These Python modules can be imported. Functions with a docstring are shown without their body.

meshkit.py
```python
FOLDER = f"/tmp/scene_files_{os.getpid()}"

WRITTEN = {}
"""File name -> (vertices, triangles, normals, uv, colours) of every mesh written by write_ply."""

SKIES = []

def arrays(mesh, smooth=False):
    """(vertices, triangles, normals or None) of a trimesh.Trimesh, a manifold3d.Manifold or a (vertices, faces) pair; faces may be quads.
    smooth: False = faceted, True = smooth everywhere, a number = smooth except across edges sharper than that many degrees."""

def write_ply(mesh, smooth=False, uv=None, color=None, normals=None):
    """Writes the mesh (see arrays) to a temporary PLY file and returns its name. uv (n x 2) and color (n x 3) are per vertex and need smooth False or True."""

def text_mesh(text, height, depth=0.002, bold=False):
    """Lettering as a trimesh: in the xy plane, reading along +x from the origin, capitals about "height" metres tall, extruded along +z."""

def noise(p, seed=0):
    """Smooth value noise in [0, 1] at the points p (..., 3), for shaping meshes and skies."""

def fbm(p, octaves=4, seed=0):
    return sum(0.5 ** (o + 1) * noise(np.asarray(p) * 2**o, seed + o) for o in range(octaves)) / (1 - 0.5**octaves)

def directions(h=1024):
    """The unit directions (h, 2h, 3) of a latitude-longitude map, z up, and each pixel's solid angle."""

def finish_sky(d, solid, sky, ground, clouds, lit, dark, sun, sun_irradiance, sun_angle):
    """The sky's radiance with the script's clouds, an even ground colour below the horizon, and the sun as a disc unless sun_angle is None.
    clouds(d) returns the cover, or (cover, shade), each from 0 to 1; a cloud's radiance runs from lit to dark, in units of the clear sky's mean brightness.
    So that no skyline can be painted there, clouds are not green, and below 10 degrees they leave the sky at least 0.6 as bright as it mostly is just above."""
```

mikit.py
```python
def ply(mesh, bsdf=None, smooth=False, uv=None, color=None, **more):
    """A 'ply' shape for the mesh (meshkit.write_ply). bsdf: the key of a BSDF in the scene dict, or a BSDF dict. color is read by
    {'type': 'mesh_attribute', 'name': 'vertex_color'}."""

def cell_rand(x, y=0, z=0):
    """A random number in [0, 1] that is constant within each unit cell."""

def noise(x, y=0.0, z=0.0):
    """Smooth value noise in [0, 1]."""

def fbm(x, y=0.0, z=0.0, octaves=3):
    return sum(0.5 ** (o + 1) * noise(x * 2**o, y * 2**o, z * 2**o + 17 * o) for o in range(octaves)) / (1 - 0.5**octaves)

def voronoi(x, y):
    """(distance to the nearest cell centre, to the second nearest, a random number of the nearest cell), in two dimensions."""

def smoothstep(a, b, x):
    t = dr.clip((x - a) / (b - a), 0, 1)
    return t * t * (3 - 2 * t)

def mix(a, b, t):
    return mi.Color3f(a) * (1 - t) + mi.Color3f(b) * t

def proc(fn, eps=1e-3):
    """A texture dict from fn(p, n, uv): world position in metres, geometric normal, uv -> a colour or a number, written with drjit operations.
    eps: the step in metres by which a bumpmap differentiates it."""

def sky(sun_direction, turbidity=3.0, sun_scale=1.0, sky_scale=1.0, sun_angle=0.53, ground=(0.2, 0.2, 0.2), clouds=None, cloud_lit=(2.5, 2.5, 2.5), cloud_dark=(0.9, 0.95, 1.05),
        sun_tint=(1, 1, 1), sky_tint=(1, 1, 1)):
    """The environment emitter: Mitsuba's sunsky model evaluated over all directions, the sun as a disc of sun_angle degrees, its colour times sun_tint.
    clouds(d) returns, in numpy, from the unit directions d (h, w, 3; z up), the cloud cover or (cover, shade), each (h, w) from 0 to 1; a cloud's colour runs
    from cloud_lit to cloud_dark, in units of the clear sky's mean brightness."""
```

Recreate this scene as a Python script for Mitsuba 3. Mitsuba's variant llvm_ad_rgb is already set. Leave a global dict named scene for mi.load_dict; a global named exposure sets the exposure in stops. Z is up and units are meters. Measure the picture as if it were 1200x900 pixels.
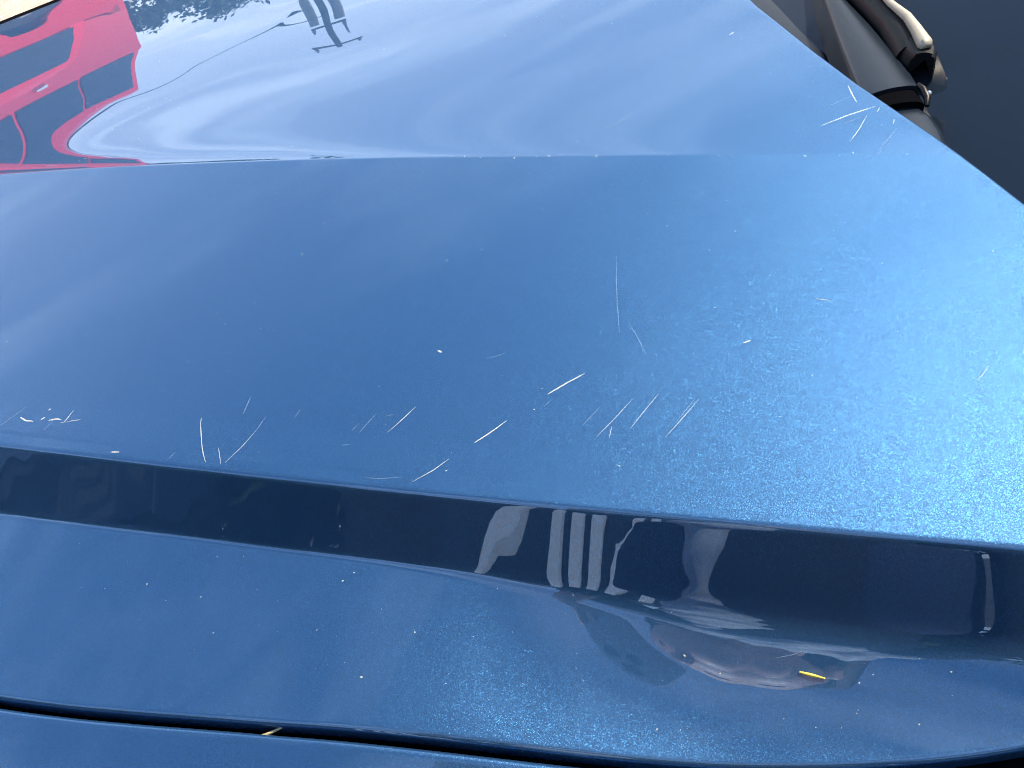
import math, random
import numpy as np, trimesh, manifold3d as m3
import mitsuba as mi, drjit as dr, mikit, meshkit
from shapely.geometry import Polygon, LineString

T = mi.ScalarTransform4f
random.seed(7)
rng = np.random.default_rng(7)
scene, labels = {}, {}

# ---------------------------------------------------------------- camera, sky, exposure
# car frame: x towards the rear of the car, y across it (away from the photographer), bonnet plane near z = 1.0
CAM = np.array([0.0, 0.0, 1.36])
FWD = np.array([-0.27944, 0.57887, -0.76604]); UPV = np.array([-0.05659, 0.78651, 0.61498]); RGT = np.array([0.95850, 0.21520, -0.18702])
scene['camera'] = {'type': 'perspective', 'fov': 66.0, 'fov_axis': 'x', 'near_clip': 0.02, 'far_clip': 3000.0,
                   'to_world': T().look_at(origin=CAM.tolist(), target=(CAM + FWD).tolist(), up=UPV.tolist())}
SUN_AZ, SUN_EL = 34.0, 53.0
sa, se = math.radians(SUN_AZ), math.radians(SUN_EL)
SUN = (math.sin(sa) * math.cos(se), math.cos(sa) * math.cos(se), math.sin(se))


def cirrus(d):
    """thin streaked high cloud, on a plane far above"""
    z = np.maximum(d[..., 2], 0.04)
    u, v = d[..., 0] / z, d[..., 1] / z
    a = 0.6
    p = np.stack([u * math.cos(a) + v * math.sin(a), (v * math.cos(a) - u * math.sin(a)) * 2.6, 0 * u], -1)
    f = meshkit.fbm(p * 1.0 + 3.7, 5, 3)
    g = meshkit.fbm(p * 0.35 + 9.1, 3, 8)
    veil = np.clip(1 - z / 0.75, 0, 1) ** 1.2 * 0.85
    return np.clip((f - 0.5) * 2.4 + (g - 0.5) * 1.6, 0, 1) * 0.60 + veil


scene['sky'] = mikit.sky(SUN, turbidity=3.0, clouds=cirrus, cloud_lit=(4.2, 4.2, 4.2), cloud_dark=(1.2, 1.25, 1.35))
exposure = 2.5


# ---------------------------------------------------------------- materials
def rgb(c):
    return {'type': 'rgb', 'value': list(c)}


def princ(c, rough=0.5, **k):
    return {'type': 'twosided', 'bsdf': {'type': 'principled', 'base_color': c if isinstance(c, dict) else rgb(c), 'roughness': rough, **k}}


def flake_cell(p, s):
    """which flake a point lies on, and where on it: uneven cells"""
    x = p.x + 0.00025 * mikit.noise(p.x * 1900, p.y * 1900, 5.0)
    y = p.y + 0.00025 * mikit.noise(p.x * 1900, p.y * 1900, 9.0)
    return x / s, y / s


def flake_height(p, n, uv):
    """metal flakes, each a small facet lying at its own tilt in the paint"""
    s = 0.00046
    x, y = flake_cell(p, s)
    i, j = dr.floor(x), dr.floor(y)
    a = mikit.cell_rand(i, j, 1) + mikit.cell_rand(i, j, 2) + mikit.cell_rand(i, j, 3) - 1.5
    b = mikit.cell_rand(i, j, 4) + mikit.cell_rand(i, j, 5) + mikit.cell_rand(i, j, 6) - 1.5
    return (a * (x - i - 0.5) + b * (y - j - 0.5)) * s * 0.29


def flake_colour(p, n, uv):
    x, y = flake_cell(p, 0.00046)
    r = mikit.cell_rand(x, y, 7)
    k = dr.select(r > 0.92, 1.4, 0.66 + 0.5 * r)
    return mi.Color3f(0.070, 0.29, 0.68) * k


FLAKES = {'type': 'bumpmap', 'arbitrary': mikit.proc(flake_height, eps=0.00004), 'scale': 1.0,
          'bsdf': {'type': 'principled', 'base_color': mikit.proc(flake_colour), 'metallic': 0.85, 'roughness': 0.38, 'specular': 0.3}}
PIGMENT = {'type': 'principled', 'base_color': rgb((0.090, 0.290, 0.68)), 'metallic': 0.34, 'roughness': 0.48, 'specular': 0.3}
PAINT = {'type': 'blendbsdf', 'weight': 0.73,
         'base': {'type': 'blendbsdf', 'weight': 0.52, 'pigment': PIGMENT, 'flakes': FLAKES},
         'coat': {'type': 'plastic', 'int_ior': 2.0, 'diffuse_reflectance': rgb((0, 0, 0))}}
scene['paint_blue'] = {'type': 'twosided', 'bsdf': PAINT}
scene['scratch_white'] = princ((0.37, 0.40, 0.42), 0.6)
scene['scratch_faint'] = princ((0.13, 0.22, 0.36), 0.6)
scene['black_plastic'] = princ((0.005, 0.007, 0.010), 0.4, specular=0.25)
scene['black_dull'] = princ((0.002, 0.0025, 0.004), 0.9, specular=0.02)
scene['grey_plastic'] = princ((0.010, 0.013, 0.018), 0.26)
scene['arm_plastic'] = {'type': 'twosided', 'bsdf': {'type': 'roughplastic', 'alpha': 0.10, 'int_ior': 1.5, 'diffuse_reflectance': rgb((0.012, 0.019, 0.030))}}
scene['glint_cream'] = princ((0.40, 0.385, 0.32), 0.5, metallic=0.25)  # cream colour of the sun glint painted onto the wiper blade
scene['chrome'] = princ((0.8, 0.8, 0.78), 0.15, metallic=1.0)
scene['dark_glass'] = {'type': 'twosided', 'bsdf': {'type': 'plastic', 'diffuse_reflectance': rgb((0.015, 0.026, 0.046)), 'int_ior': 1.5}}
scene['red_paint'] = {'type': 'twosided', 'bsdf': {'type': 'plastic', 'diffuse_reflectance': rgb((0.80, 0.014, 0.035)), 'int_ior': 1.5}}
scene['tyre_rubber'] = princ((0.02, 0.02, 0.02), 0.85)
scene['rim_alloy'] = princ((0.5, 0.5, 0.52), 0.3, metallic=0.9)
scene['lamp_lens'] = princ((0.35, 0.02, 0.02), 0.2)
scene['lamp_clear'] = princ((0.7, 0.7, 0.72), 0.15)
scene['pole_wood'] = princ((0.09, 0.065, 0.045), 0.85)
scene['pole_grey'] = princ((0.2, 0.2, 0.2), 0.5)
scene['cable_black'] = princ((0.02, 0.02, 0.02), 0.7)
scene['bark'] = princ((0.06, 0.045, 0.035), 0.9)
scene['leaf_dark'] = princ((0.028, 0.05, 0.018), 0.7)
scene['cloth_dark'] = princ((0.018, 0.02, 0.028), 0.9)
scene['skin'] = princ((0.50, 0.30, 0.22), 0.5)
scene['hair'] = princ((0.02, 0.015, 0.012), 0.6)
scene['wool_grey'] = princ((0.50, 0.50, 0.50), 0.9)
scene['denim'] = princ((0.03, 0.04, 0.07), 0.9)
scene['phone_grey'] = princ((0.42, 0.42, 0.43), 0.35)
scene['yellow_leaf'] = princ((0.62, 0.52, 0.10), 0.7)
scene['dry_straw'] = princ((0.42, 0.38, 0.22), 0.8)


def asphalt_colour(p, n, uv):
    f = mikit.fbm(p.x * 1.3, p.y * 1.3, 0.0)
    g = mikit.cell_rand(p.x * 160, p.y * 160)
    return mi.Color3f(0.40, 0.385, 0.35) * (0.75 + 0.3 * f + 0.2 * (g - 0.5))


scene['concrete'] = princ(mikit.proc(asphalt_colour), 0.9)


# ---------------------------------------------------------------- helpers
def add(key, mesh, bsdf, smooth=False, label=None, cat=None, group=None, kind=None, **more):
    base, n = key, 0
    while key in scene:
        n += 1
        key = f'{base}_{n:03d}'
    scene[key] = mikit.ply(mesh, bsdf, smooth=smooth, **more)
    d = {k: v for k, v in (('label', label), ('category', cat), ('group', group), ('kind', kind)) if v}
    if d:
        labels[key] = d
    return key


def sst(a, b, x):
    t = np.clip((x - a) / (b - a), 0, 1)
    return t * t * (3 - 2 * t)


def sint(y, c, w):
    """integral over y of a smooth step of width w centred on c"""
    t = (y - c) / w + 0.5
    u = np.clip(t, 0, 1)
    return w * (u ** 3 - u ** 4 / 2) + np.where(t > 1, (t - 1) * w, 0)


def rint(y, c, w):
    """the same for an even ramp"""
    t = (y - c) / w + 0.5
    u = np.clip(t, 0, 1)
    return w * u * u / 2 + np.where(t > 1, (t - 1) * w, 0)


def box(cx, cy, cz, sx, sy, sz):
    b = trimesh.creation.box((sx, sy, sz)); b.apply_translation((cx, cy, cz)); return b


def cyl(p, q, r, n=16):
    return trimesh.creation.cylinder(r, segment=(p, q), sections=n)


def tube(pts, radii, n=10):
    """a tube through the points, with its own radius at each, ends closed"""
    pts = np.asarray(pts, float); radii = np.broadcast_to(radii, len(pts))
    tan = np.gradient(pts, axis=0); tan /= np.linalg.norm(tan, axis=1, keepdims=True)
    ref = np.array([0, 0, 1.0]) if abs(tan[0][2]) < 0.9 else np.array([1.0, 0, 0])
    V = []
    for p, t, r in zip(pts, tan, radii):
        a = np.cross(t, ref); a /= np.linalg.norm(a); b = np.cross(t, a)
        for k in range(n):
            w = 2 * math.pi * k / n
            V.append(p + r * (a * math.cos(w) + b * math.sin(w)))
    F = []
    m = len(pts)
    for i in range(m - 1):
        for k in range(n):
            A, B, C, D = i * n + k, i * n + (k + 1) % n, (i + 1) * n + (k + 1) % n, (i + 1) * n + k
            F += [(A, B, C), (A, C, D)]
    for e, flip in ((0, True), (m - 1, False)):
        V.append(pts[e]); c = len(V) - 1
        for k in range(n):
            f = (e * n + k, e * n + (k + 1) % n, c)
            F.append(f[::-1] if flip else f)
    return trimesh.Trimesh(np.array(V), np.array(F), process=False)


def blob(bones, refine=0.02, smooth=8):
    """bones: (p, r, q, s) capsules that taper, joined into one smooth surface"""
    parts = []
    for p, r, q, s in bones:
        sp = [m3.Manifold.sphere(a, 20).translate([float(v) for v in c]) for c, a in ((p, r), (q, s))]
        parts.append(m3.Manifold.batch_hull(sp))
    m = m3.Manifold.batch_boolean(parts, m3.OpType.Add).refine_to_length(refine).to_mesh()
    t = trimesh.Trimesh(m.vert_properties[:, :3], m.tri_verts)
    trimesh.smoothing.filter_taubin(t, iterations=smooth)
    return t


# ---------------------------------------------------------------- the bonnet: a height field with real creases
def droop(x):
    return -np.where(x < -.2, .06 * (x + .2) ** 2, 0.) - np.where(x > 0, .02 * x * x, 0)


def y_ridge(x): return -0.0066 * x * x - 0.0299 * x + 0.4796
def y_top(x): return np.polyval([-0.0348, 0.0317, 0.0129, 0.1945], np.clip(x, -.7, .4))
def y_bot(x): return np.polyval([0.0231, 0.0161, 0.1700], x)
def y_gap(x):
    xx = np.clip(x, -.43, .17)
    return np.polyval([1.7404, 1.3855, 0.396, 0.1466, 0.1014], xx) + (x - xx) * np.where(x < 0, 0.09, .35)


STEP = 0.041
RIDGE_Z = 0.006


def bonnet_z(x, y):
    x, y = np.asarray(x, float), np.asarray(y, float)
    yr, yt, yb, yg = y_ridge(x), y_top(x), y_bot(x), y_gap(x)
    right = sst(-0.21, 0.02, x)
    s_panel = RIDGE_Z / (yr - yt)
    s_step = STEP / (yt - yb)
    s_ledge = 0.11 - 0.08 * sst(-.30, .0, x)
    wf = 0.004 + 0.016 * right                                       # the foot of the step widens towards the windscreen
    wt = 0.005
    z = s_panel * (y - yt)
    z = z + (s_step - s_panel) * (-sint(yt - (y - yt), yt, wt))      # below the shoulder
    yb = yb - 0.004 * right
    s_mid = s_ledge + 0.62 * right
    z = z - (s_step - s_mid) * (-sint(yb - (y - yb), yb, wf))
    ym, wm = yb - .036, .066                                         # then one long even hollow
    z = z - (s_mid - s_ledge) * (-rint(ym - (y - ym), ym, wm))      # the ledge
    k = sst(0.16, -0.5, x)                                           # the ridge is sharp in front and dies out towards the windscreen
    dy = np.maximum(y - yr, 0)
    A = 0.012 + 0.27 * k
    W = 0.022
    z = z - A * W * (1 - np.exp(-dy / W)) * sst(-.004, .004, y - yr) - (0.015 + 0.085 * sst(.15, -.55, x)) * (dy - W * (1 - np.exp(-dy / W))) - 0.04 * dy * dy - s_panel * dy
    q = np.stack([x * 7, y * 7, 0 * x], -1)
    z = z + (meshkit.fbm(q, 2, 5) - 0.5) * 0.0012 * (y > yt + .01)
    q = np.stack([x * 26, y * 13, 0 * x + 4.2], -1)
    z = z + (meshkit.fbm(q, 2, 11) - 0.5) * 0.0021 * (1 - sst(-.004, .010, y - yt))
    return z + droop(x)


def grid_mesh(P):
    h, w = P.shape[:2]
    i = np.arange(h * w).reshape(h, w)
    a, b, c, d = i[:-1, :-1].ravel(), i[:-1, 1:].ravel(), i[1:, 1:].ravel(), i[1:, :-1].ravel()
    F = np.vstack([np.stack([a, b, c], 1), np.stack([a, c, d], 1)])
    return trimesh.Trimesh(P.reshape(-1, 3), F, process=False)


def x_rear(y):
    ys = [-.2, 0.15, .3, .4239, .4551, .4885, .5246, .5647, .6145, .6984, .85, 1.2]
    xs = [.36, .285, .222, .1569, .1376, .1162, .0925, .0662, .0369, -.0077, -.075, -.16]
    return np.interp(y, ys, xs)


def y_far(x): return np.clip(1.130 + .876 * (x + 1.225), .60, 1.22)


def build_bonnet():
    # one row per share between the creases, one column per share between front and rear edge
    kn = []
    for a, b, n in ((0, 1, 50), (1, 1.6, 14), (1.6, 2.0, 22), (2.0, 2.12, 26), (2.12, 2.94, 60), (2.94, 3.03, 40), (3.03, 3.3, 40), (3.3, 4, 50)):
        kn.append(np.linspace(a, b, n, endpoint=False))
    v = np.concatenate(kn + [[4.0]])
    u = np.linspace(0, 1, 340)
    U, V = np.meshgrid(u, v)
    X = -1.5 + U * 1.6
    for _ in range(30):
        yg, yb, yt, yr, yf = y_gap(X), y_bot(X), y_top(X), y_ridge(X), y_far(X)
        K = np.stack([yg, yb, yt, yr, yf])
        i = np.clip(np.floor(V).astype(int), 0, 3)
        lo = np.take_along_axis(K, i[None], 0)[0]; hi = np.take_along_axis(K, i[None] + 1, 0)[0]
        Y = lo + (hi - lo) * (V - i)
        X = X * .5 + .5 * (-1.5 + U * (x_rear(Y) + 1.5))
    P = np.stack([X, Y, bonnet_z(X, Y) + 1.0], -1)

    def roll(E, out, r=0.0035, deep=0.012):
        """rows that carry an edge E round a hem of radius r and down"""
        rows = []
        for a in np.linspace(15, 90, 6):
            a = math.radians(a)
            rows.append(E + out * r * math.sin(a) - np.array([0, 0, 1]) * r * (1 - math.cos(a)))
        rows.append(rows[-1] - np.array([0, 0, deep]))
        return rows

    def outward(E, sgn):
        t = np.gradient(E, axis=0); t[:, 2] = 0
        o = np.stack([t[:, 1], -t[:, 0], 0 * t[:, 0]], 1) * sgn
        return o / np.maximum(np.linalg.norm(o, axis=1, keepdims=True), 1e-9)
    near = roll(P[0], outward(P[0], 1)); far = roll(P[-1], outward(P[-1], -1))
    P = np.concatenate([np.array(near[::-1]), P, np.array(far)], 0)
    rear = roll(P[:, -1], outward(P[:, -1], 1), 0.0035)
    P = np.concatenate([P, np.stack(rear, 1)], 1)
    return grid_mesh(P)


labels['blue_car'] = {'label': 'metallic blue car with scratched bonnet filling the foreground', 'category': 'car'}
add('blue_car__bonnet', build_bonnet(), 'paint_blue', smooth=50)


xs = np.linspace(-1.42, -1.10, 40)
ye = y_far(xs); ze = 1.0 + bonnet_z(xs, ye)
o = np.array([-.66, .75, 0])
add('blue_car__front_seal', grid_mesh(np.array([np.stack([xs, ye, ze], 1) + o * a + [0, 0, b] for a, b in ((.004, -.03), (.0042, -.0015), (.024, -.0025), (.030, -.008), (.032, -.06))])), 'black_dull', smooth=30)


# the front wing below the shut line, and the dark channel between them
def y_gapf(x): return 0.0754 * x * x + 0.1218 * x + 0.0930


def build_wing():
    xs = np.linspace(-1.15, 0.45, 220)
    ye = np.minimum(y_gap(xs) - .0035 - 0.0040, y_gapf(xs))
    ze = 1.0 + bonnet_z(xs, y_gap(xs)) - 0.003
    E = np.stack([xs, ye, ze], 1)
    rows = []
    for a in np.linspace(90, 0, 7):
        a = math.radians(a)
        rows.append(E + np.stack([0 * xs, np.full_like(xs, .003 * math.sin(a) - .003), np.full_like(xs, -.003 * (1 - math.cos(a)))], 1))
    rows.insert(0, rows[0] - np.array([0, 0, .03]))
    for d in np.linspace(0.002, 0.16, 40):
        rows.append(E + np.array([0, -.003 - d, -0.20 * d - 1.6 * d * d]))
    for d in np.linspace(0.03, 0.5, 12):
        rows.append(rows[47] + np.array([0, -.03 * d, -d]))
    return grid_mesh(np.array(rows))


add('blue_car__front_wing', build_wing(), 'paint_blue', smooth=50)
xs = np.linspace(-1.15, 0.45, 100)
ch = np.stack([np.stack([xs, y_gap(xs) - .03, .975 + bonnet_z(xs, y_gap(xs))], 1), np.stack([xs, y_gap(xs) + .03, .975 + bonnet_z(xs, y_gap(xs))], 1)])
add('blue_car__shut_line_channel', grid_mesh(ch), 'black_dull')

# ---------------------------------------------------------------- scratches, chips and dust on the paint (millimetres on the bonnet: x, y)
SCRATCHES = [
    ('white', 1.10, [(-107.7, 265.0), (-98.1, 273.6), (-88.7, 281.2)]),
    ('white', 0.97, [(-143.6, 228.2), (-135.8, 235.9), (-128.1, 244.7)]),
    ('white', 0.77, [(-173.1, 199.5), (-162.8, 208.2), (-155.8, 216.2)]),
    ('white', 0.62, [(-75.0, 238.3), (-66.9, 250.9), (-58.7, 265.0)]),
    ('white', 0.66, [(-68.0, 238.4), (-67.6, 245.7)]),
    ('white', 0.62, [(-57.2, 245.5), (-51.1, 257.4), (-44.5, 270.1)]),
    ('white', 0.56, [(-37.8, 241.7), (-29.9, 254.6), (-22.3, 267.8)]),
    ('white', 1.28, [(-471.1, 221.6), (-464.7, 219.2), (-457.8, 219.0)]),
    ('white', 1.28, [(-451.0, 228.5), (-449.8, 230.0)]),
    ('white', 1.27, [(-452.3, 220.7), (-450.1, 222.9)]),
    ('white', 1.49, [(-445.5, 220.5), (-439.9, 222.1), (-435.4, 221.8)]),
    ('white', 0.91, [(-434.7, 219.8), (-431.1, 220.0), (-431.0, 226.2), (-429.8, 229.8)]),
    ('white', 0.74, [(-431.1, 220.0), (-425.1, 221.8), (-419.4, 222.8)]),
    ('white', 0.85, [(-328.2, 230.7), (-325.8, 224.9), (-315.8, 207.9), (-308.9, 199.3)]),
    ('white', 0.67, [(-305.1, 210.1), (-297.8, 199.0)]),
    ('white', 0.62, [(-295.5, 200.5), (-289.0, 213.3), (-285.1, 224.4)]),
    ('white', 1.08, [(-380.9, 200.6), (-374.5, 201.1)]),
    ('white', 1.03, [(43.1, 511.9), (61.9, 524.2), (79.6, 533.6)]),
    ('white', 1.12, [(62.5, 562.2), (65.0, 549.7), (67.5, 539.7)]),
    ('white', 0.89, [(61.4, 491.8), (67.9, 506.3), (73.5, 522.4)]),
    ('white', 0.90, [(82.3, 532.3), (80.3, 526.0)]),
    ('white', 0.88, [(90.7, 517.0), (89.8, 511.1)]),
    ('white', 0.62, [(116.8, 291.0), (120.0, 294.6), (124.0, 301.7)]),
    ('white', 0.80, [(38.3, 345.4), (48.5, 343.9)]),
    ('white', 1.08, [(-0.6, 309.4), (3.6, 311.6)]),
    ('white', 1.50, [(-184.4, 293.3), (-181.2, 292.0)]),
    ('white', 0.76, [(-198.2, 230.2), (-192.3, 239.2), (-186.2, 249.7)]),
    ('white', 1.71, [(-26.5, 652.2), (-23.2, 655.8)]),
    ('faint', 0.56, [(-32.9, 252.0), (-23.8, 269.4)]),
    ('faint', 0.53, [(-83.8, 245.4), (-75.7, 258.9)]),
    ('faint', 0.70, [(-83.5, 378.9), (-77.6, 339.8), (-72.4, 312.8)]),
    ('faint', 0.66, [(-68.5, 322.5), (-61.9, 311.3), (-54.8, 298.0)]),
    ('faint', 0.61, [(-216.0, 228.6), (-209.7, 242.8)]),
    ('faint', 0.56, [(-221.3, 229.4), (-218.4, 235.2)]),
    ('faint', 0.61, [(-204.1, 241.3), (-198.0, 243.1)]),
    ('faint', 0.63, [(-151.2, 289.2), (-146.0, 290.7), (-140.2, 293.8)]),
    ('faint', 0.58, [(-203.4, 199.0), (-190.4, 199.9), (-179.6, 202.1)]),
    ('faint', 0.60, [(-224.3, 218.9), (-218.4, 219.9)]),
    ('faint', 0.54, [(-108.5, 255.8), (-104.9, 260.9)]),
    ('faint', 0.70, [(-483.5, 213.8), (-471.9, 230.2)]),
    ('faint', 0.63, [(-444.5, 212.9), (-441.4, 220.0)]),
    ('faint', 0.58, [(-285.1, 224.4), (-282.7, 235.3)]),
    ('faint', 0.70, [(-299.7, 236.0), (-300.2, 249.2)]),
    ('faint', 0.58, [(-336.7, 198.7), (-333.5, 204.5)]),
    ('faint', 0.74, [(45.7, 533.9), (63.2, 547.7)]),
    ('faint', 0.66, [(53.2, 511.3), (70.1, 520.6)]),
    ('faint', 0.64, [(78.6, 481.6), (86.2, 494.6), (91.6, 506.1)]),
    ('faint', 0.63, [(76.8, 476.1), (81.7, 481.4)]),
    ('faint', 0.72, [(-114.3, 519.6), (-102.4, 529.0), (-91.0, 542.8)]),
    ('faint', 0.46, [(24.7, 151.2), (31.9, 153.3), (38.5, 156.4)]),
    ('faint', 0.62, [(120.6, 485.5), (114.7, 476.4)]),
    ('faint', 0.58, [(-262.8, 235.6), (-261.3, 242.1)]),
]


def ribbon(pts, w, lift=0.00012):
    pts = np.asarray(pts, float) / 1000; w = w / 1000
    L = LineString(pts).length
    n = max(5, int(L / 0.006) + 3)
    t = np.linspace(0, 1, n)
    k = np.linspace(0, 1, len(pts))
    c = np.stack([np.interp(t, k, pts[:, 0]), np.interp(t, k, pts[:, 1])], 1)
    d = np.gradient(c, axis=0); d /= np.maximum(np.linalg.norm(d, axis=1, keepdims=True), 1e-9)
    o = np.stack([-d[:, 1], d[:, 0]], 1)
    wid = w * 0.5 * (0.25 + 0.75 * np.sin(np.pi * np.clip(t, .04, .96)) ** 0.6) * (0.8 + 0.4 * rng.random(n))
    rows = []
    for s, up in ((-1, 0), (0, lift), (1, 0)):
        q = c + o * wid[:, None] * s
        rows.append(np.column_stack([q, bonnet_z(q[:, 0], q[:, 1]) + 1.0 + 0.00008 + up]))
    return grid_mesh(np.array(rows))


for tone, w, pts in SCRATCHES:
    add('blue_car__bonnet__scratch', ribbon(pts, w * (0.80 if w > .95 else 0.58 if tone == 'white' else 0.55)), 'scratch_' + tone)

specks = []
for k in range(800):
    if k < 22:                                       # stone chips along the crest of the ridge
        x = rng.uniform(-0.26, 0.12); y = float(y_ridge(x)) + rng.normal(0, .0012); r = .0003 + .0009 * rng.random() ** 3
    else:
        y = rng.uniform(.2, .75) if rng.random() < .75 else rng.uniform(.1, .17); x = rng.uniform(-.75, .2); r = .00016 + .00045 * rng.random() ** 4
        if x > x_rear(y) - .01 or y < y_gap(x) + .01:
            continue
    a = np.sort(rng.random(6)) * 2 * np.pi
    q = np.column_stack([x + r * np.cos(a) * rng.uniform(.6, 1.7), y + r * np.sin(a)])
    z = bonnet_z(q[:, 0], q[:, 1]) + 1.00006
    top = np.array([[x, y, bonnet_z(x, y) + 1.0 + r * .35]])
    specks.append(trimesh.Trimesh(np.vstack([np.column_stack([q, z]), top]), [(j, (j + 1) % 6, 6) for j in range(6)], process=False))
add('blue_car__bonnet__dust_and_chips', trimesh.util.concatenate(specks), 'scratch_white', kind='stuff')

# ---------------------------------------------------------------- windscreen, cowl and wiper
ys = np.linspace(-.3, 1.3, 120)
cowl = np.array([np.stack([x_rear(ys) + d, ys, np.full_like(ys, z)], 1) for d, z in ((-.03, .93), (-.012, .962), (0.03, .968), (.06, .966))])
add('blue_car__cowl', grid_mesh(cowl), 'arm_plastic', smooth=40)
glass = np.array([np.stack([x_rear(ys) + .045 + d, ys, np.full_like(ys, .967 + .50 * d - .06 * d * d)], 1) for d in np.linspace(0, .9, 12)])
add('blue_car__windscreen', grid_mesh(glass), 'dark_glass', smooth=40)


def arm(stations, top, deep, bevel):
    """a moulded cover: stations of (left x y, right x y), a flat top with a rounded right edge"""
    rows = []
    for l, r in stations:
        l, r = np.array([*l, 0.]), np.array([*r, 0.]); o = (r - l) / np.linalg.norm(r - l)
        q = [l - o * .004 + [0, 0, top - deep], l - o * .001 + [0, 0, top - .004], l + o * .001 + [0, 0, top - .001]]
        for t in np.linspace(.1, .85, 6):
            q.append(l + (r - l) * t + [0, 0, top + .0025 * math.sin(math.pi * t)])
        for a in np.linspace(20, 100, 6):
            a = math.radians(a)
            q.append(r + o * (-bevel + bevel * math.sin(a)) + [0, 0, top - bevel * (1 - math.cos(a))])
        q.append(r + o * .001 + [0, 0, top - deep])
        rows.append(q)
    g = np.array(rows)
    caps = [np.stack([g[i], np.repeat(g[i].mean(0)[None], g.shape[1], 0)], 0) for i in (0, -1)]
    return trimesh.util.concatenate([grid_mesh(g)] + [grid_mesh(c) for c in caps])


add('blue_car__wiper_arm', arm([((.0340, .80), (.0400, .80)), ((.0419, .7566), (.0520, .7552)), ((.0491, .7070), (.0673, .7042)), ((.0586, .6467), (.0835, .6640)), ((.0647, .6133), (.0997, .6168)), ((.0708, .5763), (.1085, .5888)), ((.0745, .5610), (.1122, .5730))], .995, .024, .0022), 'arm_plastic', smooth=28)
add('blue_car__wiper_arm__joint', arm([((.0750, .5600), (.1118, .5725)), ((.0800, .5480), (.1160, .5560))], .9922, .03, .004), 'black_dull', smooth=35)
add('blue_car__wiper_arm__pivot_cover', arm([((.0790, .5500), (.1150, .5600)), ((.083, .530), (.1225, .5480)), ((.089, .505), (.1272, .531)), ((.100, .470), (.1316, .494)), ((.110, .440), (.1342, .4695)), ((.120, .41), (.1365, .445))], .9870, .03, .007), 'arm_plastic', smooth=35)
add('blue_car__wiper_arm__spring_clip', tube([(.1120, .5745, .9945), (.1150, .5690, .994), (.1175, .5610, .992), (.1172, .5540, .990)], [.0018, .0026, .0026, .0016]), 'black_plastic', smooth=True)
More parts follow.
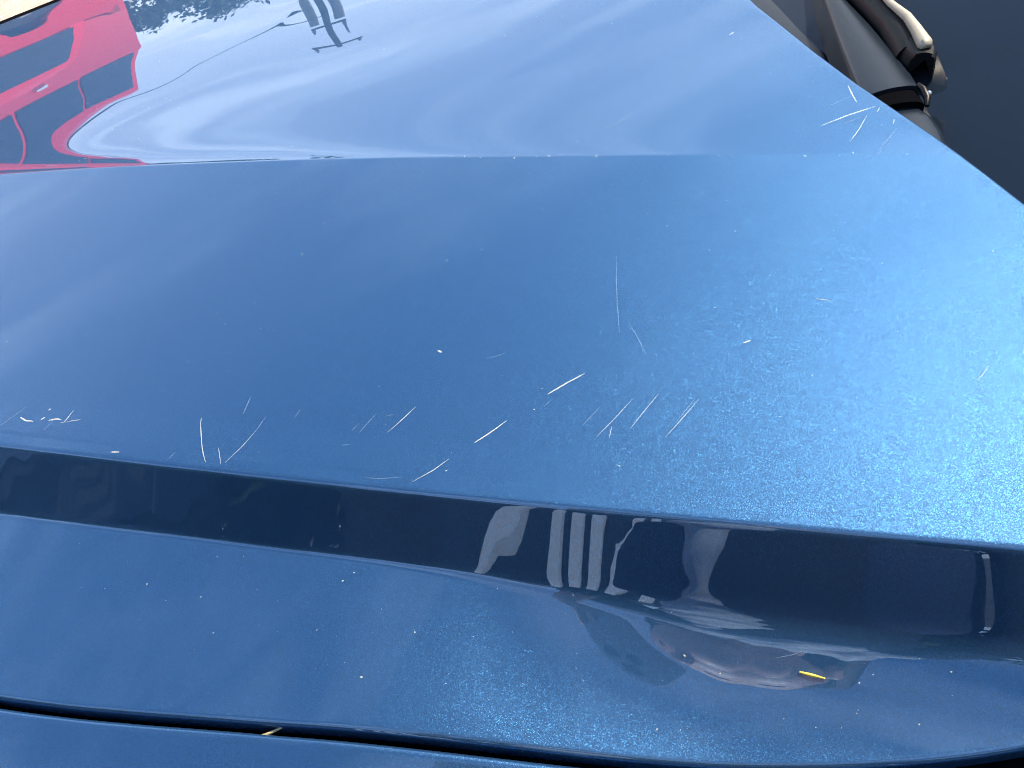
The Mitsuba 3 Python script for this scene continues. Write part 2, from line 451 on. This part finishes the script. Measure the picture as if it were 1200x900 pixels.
add('blue_car__wiper_arm__rivet', trimesh.creation.icosphere(2, .0022).apply_translation((.1186, .5640, .9935)), 'chrome', smooth=True)
add('blue_car__wiper_blade', tube([(.048, .80, .994), (.0700, .735, .995), (.0880, .690, .995), (.1005, .6560, .995), (.1085, .6250, .994), (.1110, .614, .993)], [.0125] * 6, 20), 'black_plastic', smooth=40)
add('blue_car__wiper_blade__end_cap', arm([((.0975, .640), (.1190, .6420)), ((.1015, .622), (.1245, .6220)), ((.1050, .607), (.1265, .6060)), ((.1085, .598), (.1240, .5960))], 1.004, .020, .005), 'black_plastic', smooth=35)
# the sun glint on the black wiper blade, put in as a pale strip
glint_path = np.array([(.0600, .775, 1.0095), (.0811, .7110, 1.0098), (.0955, .6665, 1.0100), (.1068, .6425, 1.0100), (.1115, .6255, 1.0095), (.1165, .6060, 1.0080), (.1175, .6030, 1.0065)])
add('blue_car__wiper_blade__glint_strip', tube(glint_path, [.0022, .0024, .0027, .0036, .0042, .0054, .004], 12), 'glint_cream', smooth=True)

# ---------------------------------------------------------------- bits of plant
c = np.array([(.0358, .1462), (.0415, .1457), (.0480, .1451)])
pts = np.column_stack([c, bonnet_z(c[:, 0], c[:, 1]) + 1.0012])
add('leaf_scrap', tube(pts, [.0005, .0010, .0004], 6), 'yellow_leaf', smooth=True, label='tiny yellow leaf scrap lying on the dark foot of the bonnet step', cat='leaf')
zc = .985 + float(bonnet_z(-.235, float(y_gap(-.235))))
add('grass_stalk', tube([(-.2475, .0650, zc + .004), (-.236, .0690, zc + .007), (-.2255, .0745, zc + .010)], [.0005, .0011, .0004], 6), 'dry_straw', smooth=True, label='dry straw coloured grass stalk caught in the dark shut line gap', cat='grass')

# ---------------------------------------------------------------- ground
g = grid_mesh(np.stack([*np.meshgrid(np.linspace(-600, 600, 41), np.linspace(-600, 600, 41)), np.zeros((41, 41))], -1))
add('ground', g, 'concrete', kind='structure', label='pale sunlit concrete pavement beyond the front of the bonnet')


scene['asphalt'] = princ((0.045, 0.045, 0.047), 0.9)  # for an added sheet that stops pale ground brightening the step
add('added_dark_sheet', grid_mesh(np.stack([*np.meshgrid(np.linspace(-40, 40, 9), np.linspace(-60, -.55, 9)), np.full((9, 9), .004)], -1)), 'asphalt', kind='structure', label='dark asphalt sheet added behind the photographer to darken the bonnet step reflection')

# ---------------------------------------------------------------- the red cars seen in the paint, and a black one added to darken the step
def make_car(key, label, loc, deg, L, W, H, paint, hood=0.95, roof=(0.30, 0.98), group=None):
    """x along the car, nose at +x; a body shell with wheel arches, a cabin that leans in, windows, doors, lamps and wheels"""
    M = T().translate(list(loc)).rotate([0, 0, 1], deg)
    labels[key] = {'label': label, 'category': 'car'}
    add_ = lambda k, m, b, sm=False: add(f'{key}__{k}', m, b, smooth=sm, to_world=M)
    wr, belt = 0.36, hood
    wx = (L * .5 - .95, -L * .5 + .85)
    prof = Polygon([(-L / 2 + .05, .30), (-L / 2, .55), (-L / 2 + .03, belt - .02), (-L / 2 + .12, belt + .03), (L * .18, belt + .01), (L / 2 - .25, belt - .10), (L / 2 - .03, belt - .28), (L / 2, .5), (L / 2 - .06, .26)])
    for x in wx:
        prof = prof.difference(Polygon([(x + .40 * math.cos(a), wr + .40 * math.sin(a)) for a in np.linspace(0, 2 * math.pi, 28, endpoint=False)]))
    prof = prof.buffer(-.02).buffer(.02)
    prof = max(getattr(prof, 'geoms', [prof]), key=lambda q: q.area)
    body = trimesh.creation.extrude_polygon(prof, W, engine='earcut')
    body.apply_transform(np.array([[1, 0, 0, 0], [0, 0, -1, W / 2], [0, 1, 0, 0], [0, 0, 0, 1.]]))
    add_('body', body, paint)
    x0, x1 = -L * .5 + roof[0], L * .20
    a0, a1 = x0 + .10, x1 - (H - belt) * roof[1]
    top, bw, tw = H, W / 2 - .03, W / 2 - .20
    def side(x, z, s, out=0.0):
        t = (z - belt) / (top - belt)
        return (x, s * (bw + (tw - bw) * t + out), z)
    cab = m3.Manifold.hull_points([(x, s * b, z) for s in (-1, 1) for x, b, z in ((x0, bw, belt - .05), (x1, bw, belt - .05), (a0, tw, top - .04), (a1, tw, top - .04), (a0 + .15, tw - .06, top), (a1 - .15, tw - .06, top))])
    cm = cab.to_mesh(); add_('cabin', trimesh.Trimesh(cm.vert_properties[:, :3], cm.tri_verts), paint)
    def lim(z):
        t = (z - belt) / (top - belt)
        return x0 + (a0 - x0) * t, x1 + (a1 - x1) * t
    zb, zt = belt + .05, top - .11
    n = 3
    for s in (-1, 1):
        for k in range(n):
            q = []
            for z, far in ((zb, 0), (zb, 1), (zt, 1), (zt, 0)):
                l, r = lim(z); l += .10; r -= .14
                q.append(side(l + (r - l) * ((k + far) / n) + (.03 if far == 0 else -.03), z, s, .004))
            q = np.array(q); o = np.array([0, s * .006, 0])
            add_('window', trimesh.convex.convex_hull(np.vstack([q, q - o])), 'dark_glass')
        for k in (0, 1):
            xm = -.62 + k * .95
            add_('door_handle', box(xm, s * (W / 2 + .012), belt - .14, .17, .024, .03), 'chrome')
        add_('mirror', trimesh.convex.convex_hull(np.vstack([np.array(side(x1 - .30, belt + .06, s, .02)) + np.array(v) * [.06, s * .2, .07] for v in ((-1, 0, -1), (1, 0, -1), (-1, 1, -1), (1, 1, -1), (-1, .1, 1), (1, .1, 1), (-1, .9, 1), (1, .9, 1))])), 'black_plastic')
        add_('headlight', box(L / 2 - .10, s * (W / 2 - .22), .64, .12, .36, .13), 'lamp_clear')
        add_('tail_light', box(-L / 2 + .045, s * (W / 2 - .14), .82, .08, .22, .20), 'lamp_lens')
        for x in wx:
            y = s * (W / 2 - .12)
            w = add_('wheel', cyl((x, y - s * .10, wr), (x, y + s * .115, wr), wr, 28), 'tyre_rubber')
            add(w + '__rim', cyl((x, y, wr), (x, y + s * .125, wr), wr * .66, 20), 'rim_alloy', to_world=M)
            add_('wheel_arch', cyl((x, y - s * .15, wr + .02), (x, y - s * .10, wr + .02), .44, 24), 'black_dull')
    for (xa, za), (xb, zb2), nm in (((x1, belt + .02), (a1, top - .05), 'front_screen'), ((x0, belt + .02), (a0, top - .05), 'rear_window')):
        s_ = 1 if nm == 'front_screen' else -1
        q = [(xa + s_ * .004 + (xb - xa) * t, y * (bw + (tw - bw) * t - .12), za + (zb2 - za) * t) for t in (.06, .92) for y in (-1, 1)]
        add_(nm, trimesh.convex.convex_hull(np.vstack([q, np.array(q) + [-s_ * .012, 0, -.004]])), 'dark_glass')
    add_('sill', box(0, 0, .27, L * .5, W - .02, .10), 'black_plastic')
    add_('bumper', box(-L / 2 - .01, 0, .42, .12, W * .94, .16), 'black_plastic')
    add_('bumper', box(L / 2 - .01, 0, .38, .10, W * .90, .14), 'black_plastic')


make_car('red_van', 'tall bright red van with dark windows mirrored in the far front of the bonnet', (-7.15, 4.75, 0), -80, 5.0, 1.95, 2.34, 'red_paint', 1.74, (.02, .35))
make_car('red_saloon', 'low red saloon car in front of the tall red van mirrored in the bonnet', (-4.42, 1.95, 0), -84, 4.3, 1.75, 1.30, 'red_paint', .88, (.30, 1.0))
make_car('added_black_car', 'black car added behind the photographer to darken the bonnet step reflection', (-5.6, -2.9, 0), 180, 4.8, 1.92, 1.78, 'black_plastic', 1.06, (.10, .6))  # added out of view so the step mirrors something dark

# ---------------------------------------------------------------- utility pole with a transformer, cables
PX, PY, PH = -15.0, 25.9, 6.3
labels['utility_pole'] = {'label': 'wooden utility pole with transformers mirrored at the top of the bonnet', 'category': 'utility pole'}
add('utility_pole__post', tube([(PX, PY, 0), (PX, PY, PH)], [.15, .10], 12), 'pole_wood', smooth=40)
ca = np.array([.55, .83, 0])
for z, l in ((PH - .25, .9), (PH - 1.1, .6)):
    a, b = np.array([PX, PY, z]) - ca * l, np.array([PX, PY, z]) + ca * l
    add('utility_pole__crossarm', tube([a, b], [.07, .07], 8), 'pole_wood', smooth=40)
    for t in (.05, .5, .95):
        p = a + (b - a) * t
        add('utility_pole__insulator', tube([p + [0, 0, .06], p + [0, 0, .16], p + [0, 0, .3]], [.05, .07, .03], 8), 'pole_grey', smooth=True)
for s in (-1, 1):
    p = np.array([PX, PY, PH - 2.3]) + ca * s * .45
    add('utility_pole__transformer', tube([p, p + [0, 0, .95]], [.16, .16], 16), 'pole_grey', smooth=40)
p, q = np.array([PX, PY, 4.4]), np.array([-16.0, -2.0, 5.0])
pts = [p + (q - p) * t - np.array([0, 0, 1.2 * t * (1 - t)]) for t in np.linspace(.005, 1, 40)]
add('power_cable', tube(pts, .014, 6), 'cable_black', smooth=True, label='dark overhead cable strung from the utility pole', cat='cable')


# ---------------------------------------------------------------- a small house with a white porch behind the photographer
labels['porch_house'] = {'label': 'small grey house with white porch posts behind the photographer', 'category': 'house'}
HX, HY = -1.5, -5.4
scene['wall_grey'] = princ((0.10, 0.10, 0.105), 0.8)
scene['white_paint'] = princ((0.62, 0.62, 0.62), 0.6)
scene['roof_dark'] = princ((0.03, 0.03, 0.033), 0.8)
add('porch_house__wall', box(HX, HY - 2.2, 1.4, 4.4, 2.0, 2.8), 'wall_grey')
rf = np.array([(x, y, z) for x in (HX - 2.5, HX + 2.5) for y, z in ((HY + .35, 2.75), (HY + .35, 2.95), (HY - 1.6, 3.9), (HY - 3.5, 2.95), (HY - 3.5, 2.75))])
add('porch_house__roof', trimesh.convex.convex_hull(rf), 'roof_dark')
add('porch_house__porch_floor', box(HX, HY - .5, .15, 4.4, 1.6, .3), 'wall_grey')
for k in range(6):
    add('porch_house__post', box(HX + (-.05, .25, .47, .69, .87, 1.05)[k], HY + .15, 1.49, (.07, .10, .13, .11, .07, .12)[k], .16, 2.38), 'white_paint')
add('porch_house__fascia', box(HX + .5, HY + .17, 2.71, 1.3, .2, .09), 'white_paint')
d_ = add('porch_house__door', box(HX - 1.6, HY - 1.18, 1.25, .9, .05, 2.0), 'pole_wood')
add(d_ + '__handle', tube([(HX - 1.25, HY - 1.14, 1.2), (HX - 1.25, HY - 1.09, 1.2)], .03, 8), 'chrome')
w_ = add('porch_house__window', box(HX + 1.5, HY - 1.18, 1.6, 1.2, .05, 1.0), 'white_paint')
add(w_ + '__pane', box(HX + 1.5, HY - 1.15, 1.6, 1.05, .02, .85), 'dark_glass')

# ---------------------------------------------------------------- trees
def tree(key, x, y, h, r, label, group, leaves=3600):
    labels[key] = {'label': label, 'category': 'tree', 'group': group}
    add(key + '__trunk', tube([(x, y, 0), (x + .1, y, h * .35), (x - .05, y + .1, h * .8)], [.05 * h ** .8, .04 * h ** .8, .02], 8), 'bark', smooth=True)
    cl = rng.normal(0, 1, (26, 3)); cl /= np.linalg.norm(cl, axis=1, keepdims=True); cl *= rng.random((26, 1)) ** .4
    c = np.array([x, y, h * .58]) + cl * [r, r, h * .40]
    p = c[rng.integers(0, 26, leaves)] + rng.normal(0, r * .17, (leaves, 3))
    p[:, 2] = np.maximum(p[:, 2], .15)
    a = rng.normal(0, 1, (leaves, 3)); a /= np.linalg.norm(a, axis=1, keepdims=True)
    b = np.cross(a, rng.normal(0, 1, (leaves, 3))); b /= np.linalg.norm(b, axis=1, keepdims=True)
    s = (.10 + .07 * rng.random((leaves, 1))) * (r / 1.6)
    V = np.stack([p - a * s, p + b * s * .55, p + a * s, p - b * s * .55], 1).reshape(-1, 3)
    F = np.arange(leaves * 4).reshape(-1, 4)
    add(key + '__crown', (V, F), 'leaf_dark')


spots = [(-9.8, -6), (-7.6, -6), (-5.3, -6), (2.4, -6), (4.6, -6), (6.9, -6), (9.2, -6)] + [(x, -13.5) for x in (-14.5, -12.3, -10.4, -8.3, -6.2, -4.4, -9.3, -7.2, -5.3, 1.5, 3.6)] + [(x, -16.5) for x in (-13.4, -12.0, -10.6, -9.2, -7.8)]
for k, (tx, ty) in enumerate(spots):  # unseen trees added to keep bright sky out of the step's reflection
    tree('added_tree' + (f'_{k:03d}' if k else ''), tx + rng.uniform(-.3, .3), ty + rng.uniform(-.4, .4), rng.uniform(4.6, 6.2), 1.9, 'dark leafy tree added behind the photographer to block the mirrored sky', 'trees added behind the photographer')
for k in range(9):
    az = math.radians(-46 + 3.6 * k); D = 58 + rng.uniform(-4, 4)
    tree('far_tree' + (f'_{k:03d}' if k else ''), D * math.sin(az), D * math.cos(az), rng.uniform(4.2, 6.2), 3.0, 'distant dark green tree behind the red cars', 'distant trees', 1400)

# ---------------------------------------------------------------- the photographer and the phone, seen in the paint
F_, U_, R_ = FWD, UPV, RGT
def ph(r, u, f): return CAM + R_ * r + U_ * u + F_ * f
PC = (-.056, -.022)
def slab(hw, hh, f0, f1, rad=.012):
    poly = Polygon([(-hw, -hh), (hw, -hh), (hw, hh), (-hw, hh)]).buffer(-rad).buffer(rad, quad_segs=6)
    m = trimesh.creation.extrude_polygon(poly, f1 - f0, engine='earcut')
    v = m.vertices
    m.vertices = CAM + (v[:, [0]] + PC[0]) * R_ + (v[:, [1]] + PC[1]) * U_ + (v[:, [2]] + f0) * F_
    m.fix_normals(); return m
labels['phone'] = {'label': 'grey phone held over the bonnet, mirrored in the foot of the step', 'category': 'phone'}
add('phone__case', slab(.0745, .0365, -.013, -.003), 'phone_grey')
add('phone__screen', slab(.071, .033, -.0140, -.0131, .010), 'dark_glass')
for k, (r, u) in enumerate(((0, 0), (-.0205, .0), (-.010, -.018))):
    add('phone__lens', trimesh.convex.convex_hull(np.vstack([tube([ph(r, u, -.003), ph(r, u, -.0012 - .0003 * k)], .0078, 20).vertices])), 'dark_glass')

hx = np.array([.976, .219, 0]); hf = np.array([-.219, .976, 0])
B = np.array([.08, -.42, 0])
def bp(a, f, z): return B + hx * a + hf * f + np.array([0, 0, z])
labels['person'] = {'label': 'person in dark clothes leaning over the bonnet with a raised phone', 'category': 'person'}
lw = ph(PC[0] - .125, PC[1] - .035, -.055)                       # left wrist
body = [(bp(0, 0, .95), .15, bp(0, .0, 1.15), .14), (bp(0, 0, 1.15), .14, bp(0, .02, 1.36), .15), (bp(-.16, .02, 1.41), .065, bp(.16, .02, 1.41), .065), (bp(0, .0, 1.25), .15, bp(0, .03, 1.42), .10),
        (bp(-.17, .02, 1.41), .062, bp(-.25, .02, 1.13), .048), 
        (bp(.17, .02, 1.41), .062, bp(.24, -.03, 1.12), .048), (bp(-.25, .02, 1.13), .048, bp(-.25, .02, 1.13) * .75 + lw * .25, .046), (bp(.24, -.03, 1.12), .048, bp(.2425, .00, 1.065), .045)]
sk = [(bp(0, .03, 1.42), .058, bp(0, .08, 1.54), .055), (bp(0, .10, 1.66), .088, bp(0, .13, 1.60), .074), (bp(0, .16, 1.555), .045, bp(0, .17, 1.54), .03),
      (bp(0, .195, 1.625), .012, bp(0, .215, 1.595), .016), (bp(-.085, .09, 1.63), .016, bp(-.085, .085, 1.60), .012), (bp(.085, .09, 1.63), .016, bp(.085, .085, 1.60), .012)]
add('person__jacket', blob(body), 'cloth_dark', smooth=True)
add('person__forearm', blob([(bp(-.25, .02, 1.13), .040, lw, .027)], .012, 4), 'skin', smooth=True)
add('person__sleeve', blob([(bp(.24, -.03, 1.12), .046, bp(.25, .10, .92), .038)], .012, 4), 'cloth_dark', smooth=True)
sh = blob([(bp(-.075, .125, .93), .012, bp(-.055, .135, 1.10), .062), (bp(-.055, .135, 1.10), .062, bp(-.03, .13, 1.36), .03)], .012, 4)
sh.vertices += sh.vertex_normals * ((meshkit.fbm(sh.vertices * 20, 2, 9) - .5) * .03)[:, None]
add('person__shirt', sh, 'wool_grey', smooth=True)
add('person__head', blob(sk, .012, 4), 'skin', smooth=True)
sc = blob([(bp(-.10, .07, 1.45), .07, bp(.10, .07, 1.45), .07), (bp(-.05, .10, 1.44), .075, bp(.06, .12, 1.36), .06), (bp(-.12, .0, 1.47), .06, bp(.12, .0, 1.47), .06)], .012, 3)
sc.vertices += sc.vertex_normals * ((meshkit.fbm(sc.vertices * 28, 2, 4) - .5) * .035)[:, None]
add('person__scarf', sc, 'wool_grey', smooth=True)
add('person__hair', blob([(bp(0, .045, 1.715), .108, bp(0, .02, 1.64), .105), (bp(-.06, .03, 1.72), .07, bp(-.10, .0, 1.56), .05), (bp(.06, .03, 1.72), .07, bp(.10, .0, 1.56), .05)], .015, 4), 'hair', smooth=True)
for s in (-1, 1):
    add('person__eye', trimesh.creation.icosphere(2, .011).apply_translation(bp(s * .033, .178, 1.635)), 'dark_glass', smooth=True)
add('person__trousers', blob([(bp(s * .09, 0, .95), .12, bp(s * .10, 0, .50), .075) for s in (-1, 1)] + [(bp(s * .10, 0, .50), .07, bp(s * .11, -.02, .08), .05) for s in (-1, 1)]), 'denim', smooth=True)
for s in (-1, 1):
    add('person__shoe', blob([(bp(s * .11, -.05, .045), .045, bp(s * .12, .14, .035), .036)]), 'black_plastic', smooth=True)


def hand(wrist, base, along, spread, curl, scale=1.0):
    """palm and five separate bent fingers; along: towards the finger tips, spread: from index to little finger, curl: the way the fingers bend"""
    bones = []
    kn = [base + spread * .020 * (k - 1.5) * scale for k in range(4)]
    for k in kn:
        bones.append((wrist, .019, k, .011))
    for k, l in zip(kn, (.074, .082, .076, .058)):
        a = k + along * l * .45; b = a + (along * .85 + curl * .5) * l * .32; c = b + (along * .55 + curl * .85) * l * .26
        bones += [(k, .0098, a, .0090), (a, .0090, b, .0084), (b, .0084, c, .0074)]
    t0 = wrist + (kn[0] - wrist) * .35; t1 = t0 - spread * .030 + along * .018 - curl * .012; t2 = t1 + along * .030 - curl * .012; t3 = t2 + along * .026
    bones += [(t0, .015, t1, .012), (t1, .012, t2, .0105), (t2, .0105, t3, .009)]
    return blob(bones, .004, 6)


# left hand: the palm at the left end of the phone, four fingers across its front, the thumb behind it
add('person__left_hand', hand(lw, ph(PC[0] - .088, PC[1] - .004, .006), R_ * .95 + U_ * .1, -U_, -F_ * .25), 'skin', smooth=True)
rw = bp(.25, .10, .90)
add('person__right_hand', hand(rw, rw + np.array([0, .02, -.09]), np.array([0, .1, -1.0]), np.array([0, -1.0, 0]), np.array([-.7, 0, 0])), 'skin', smooth=True)
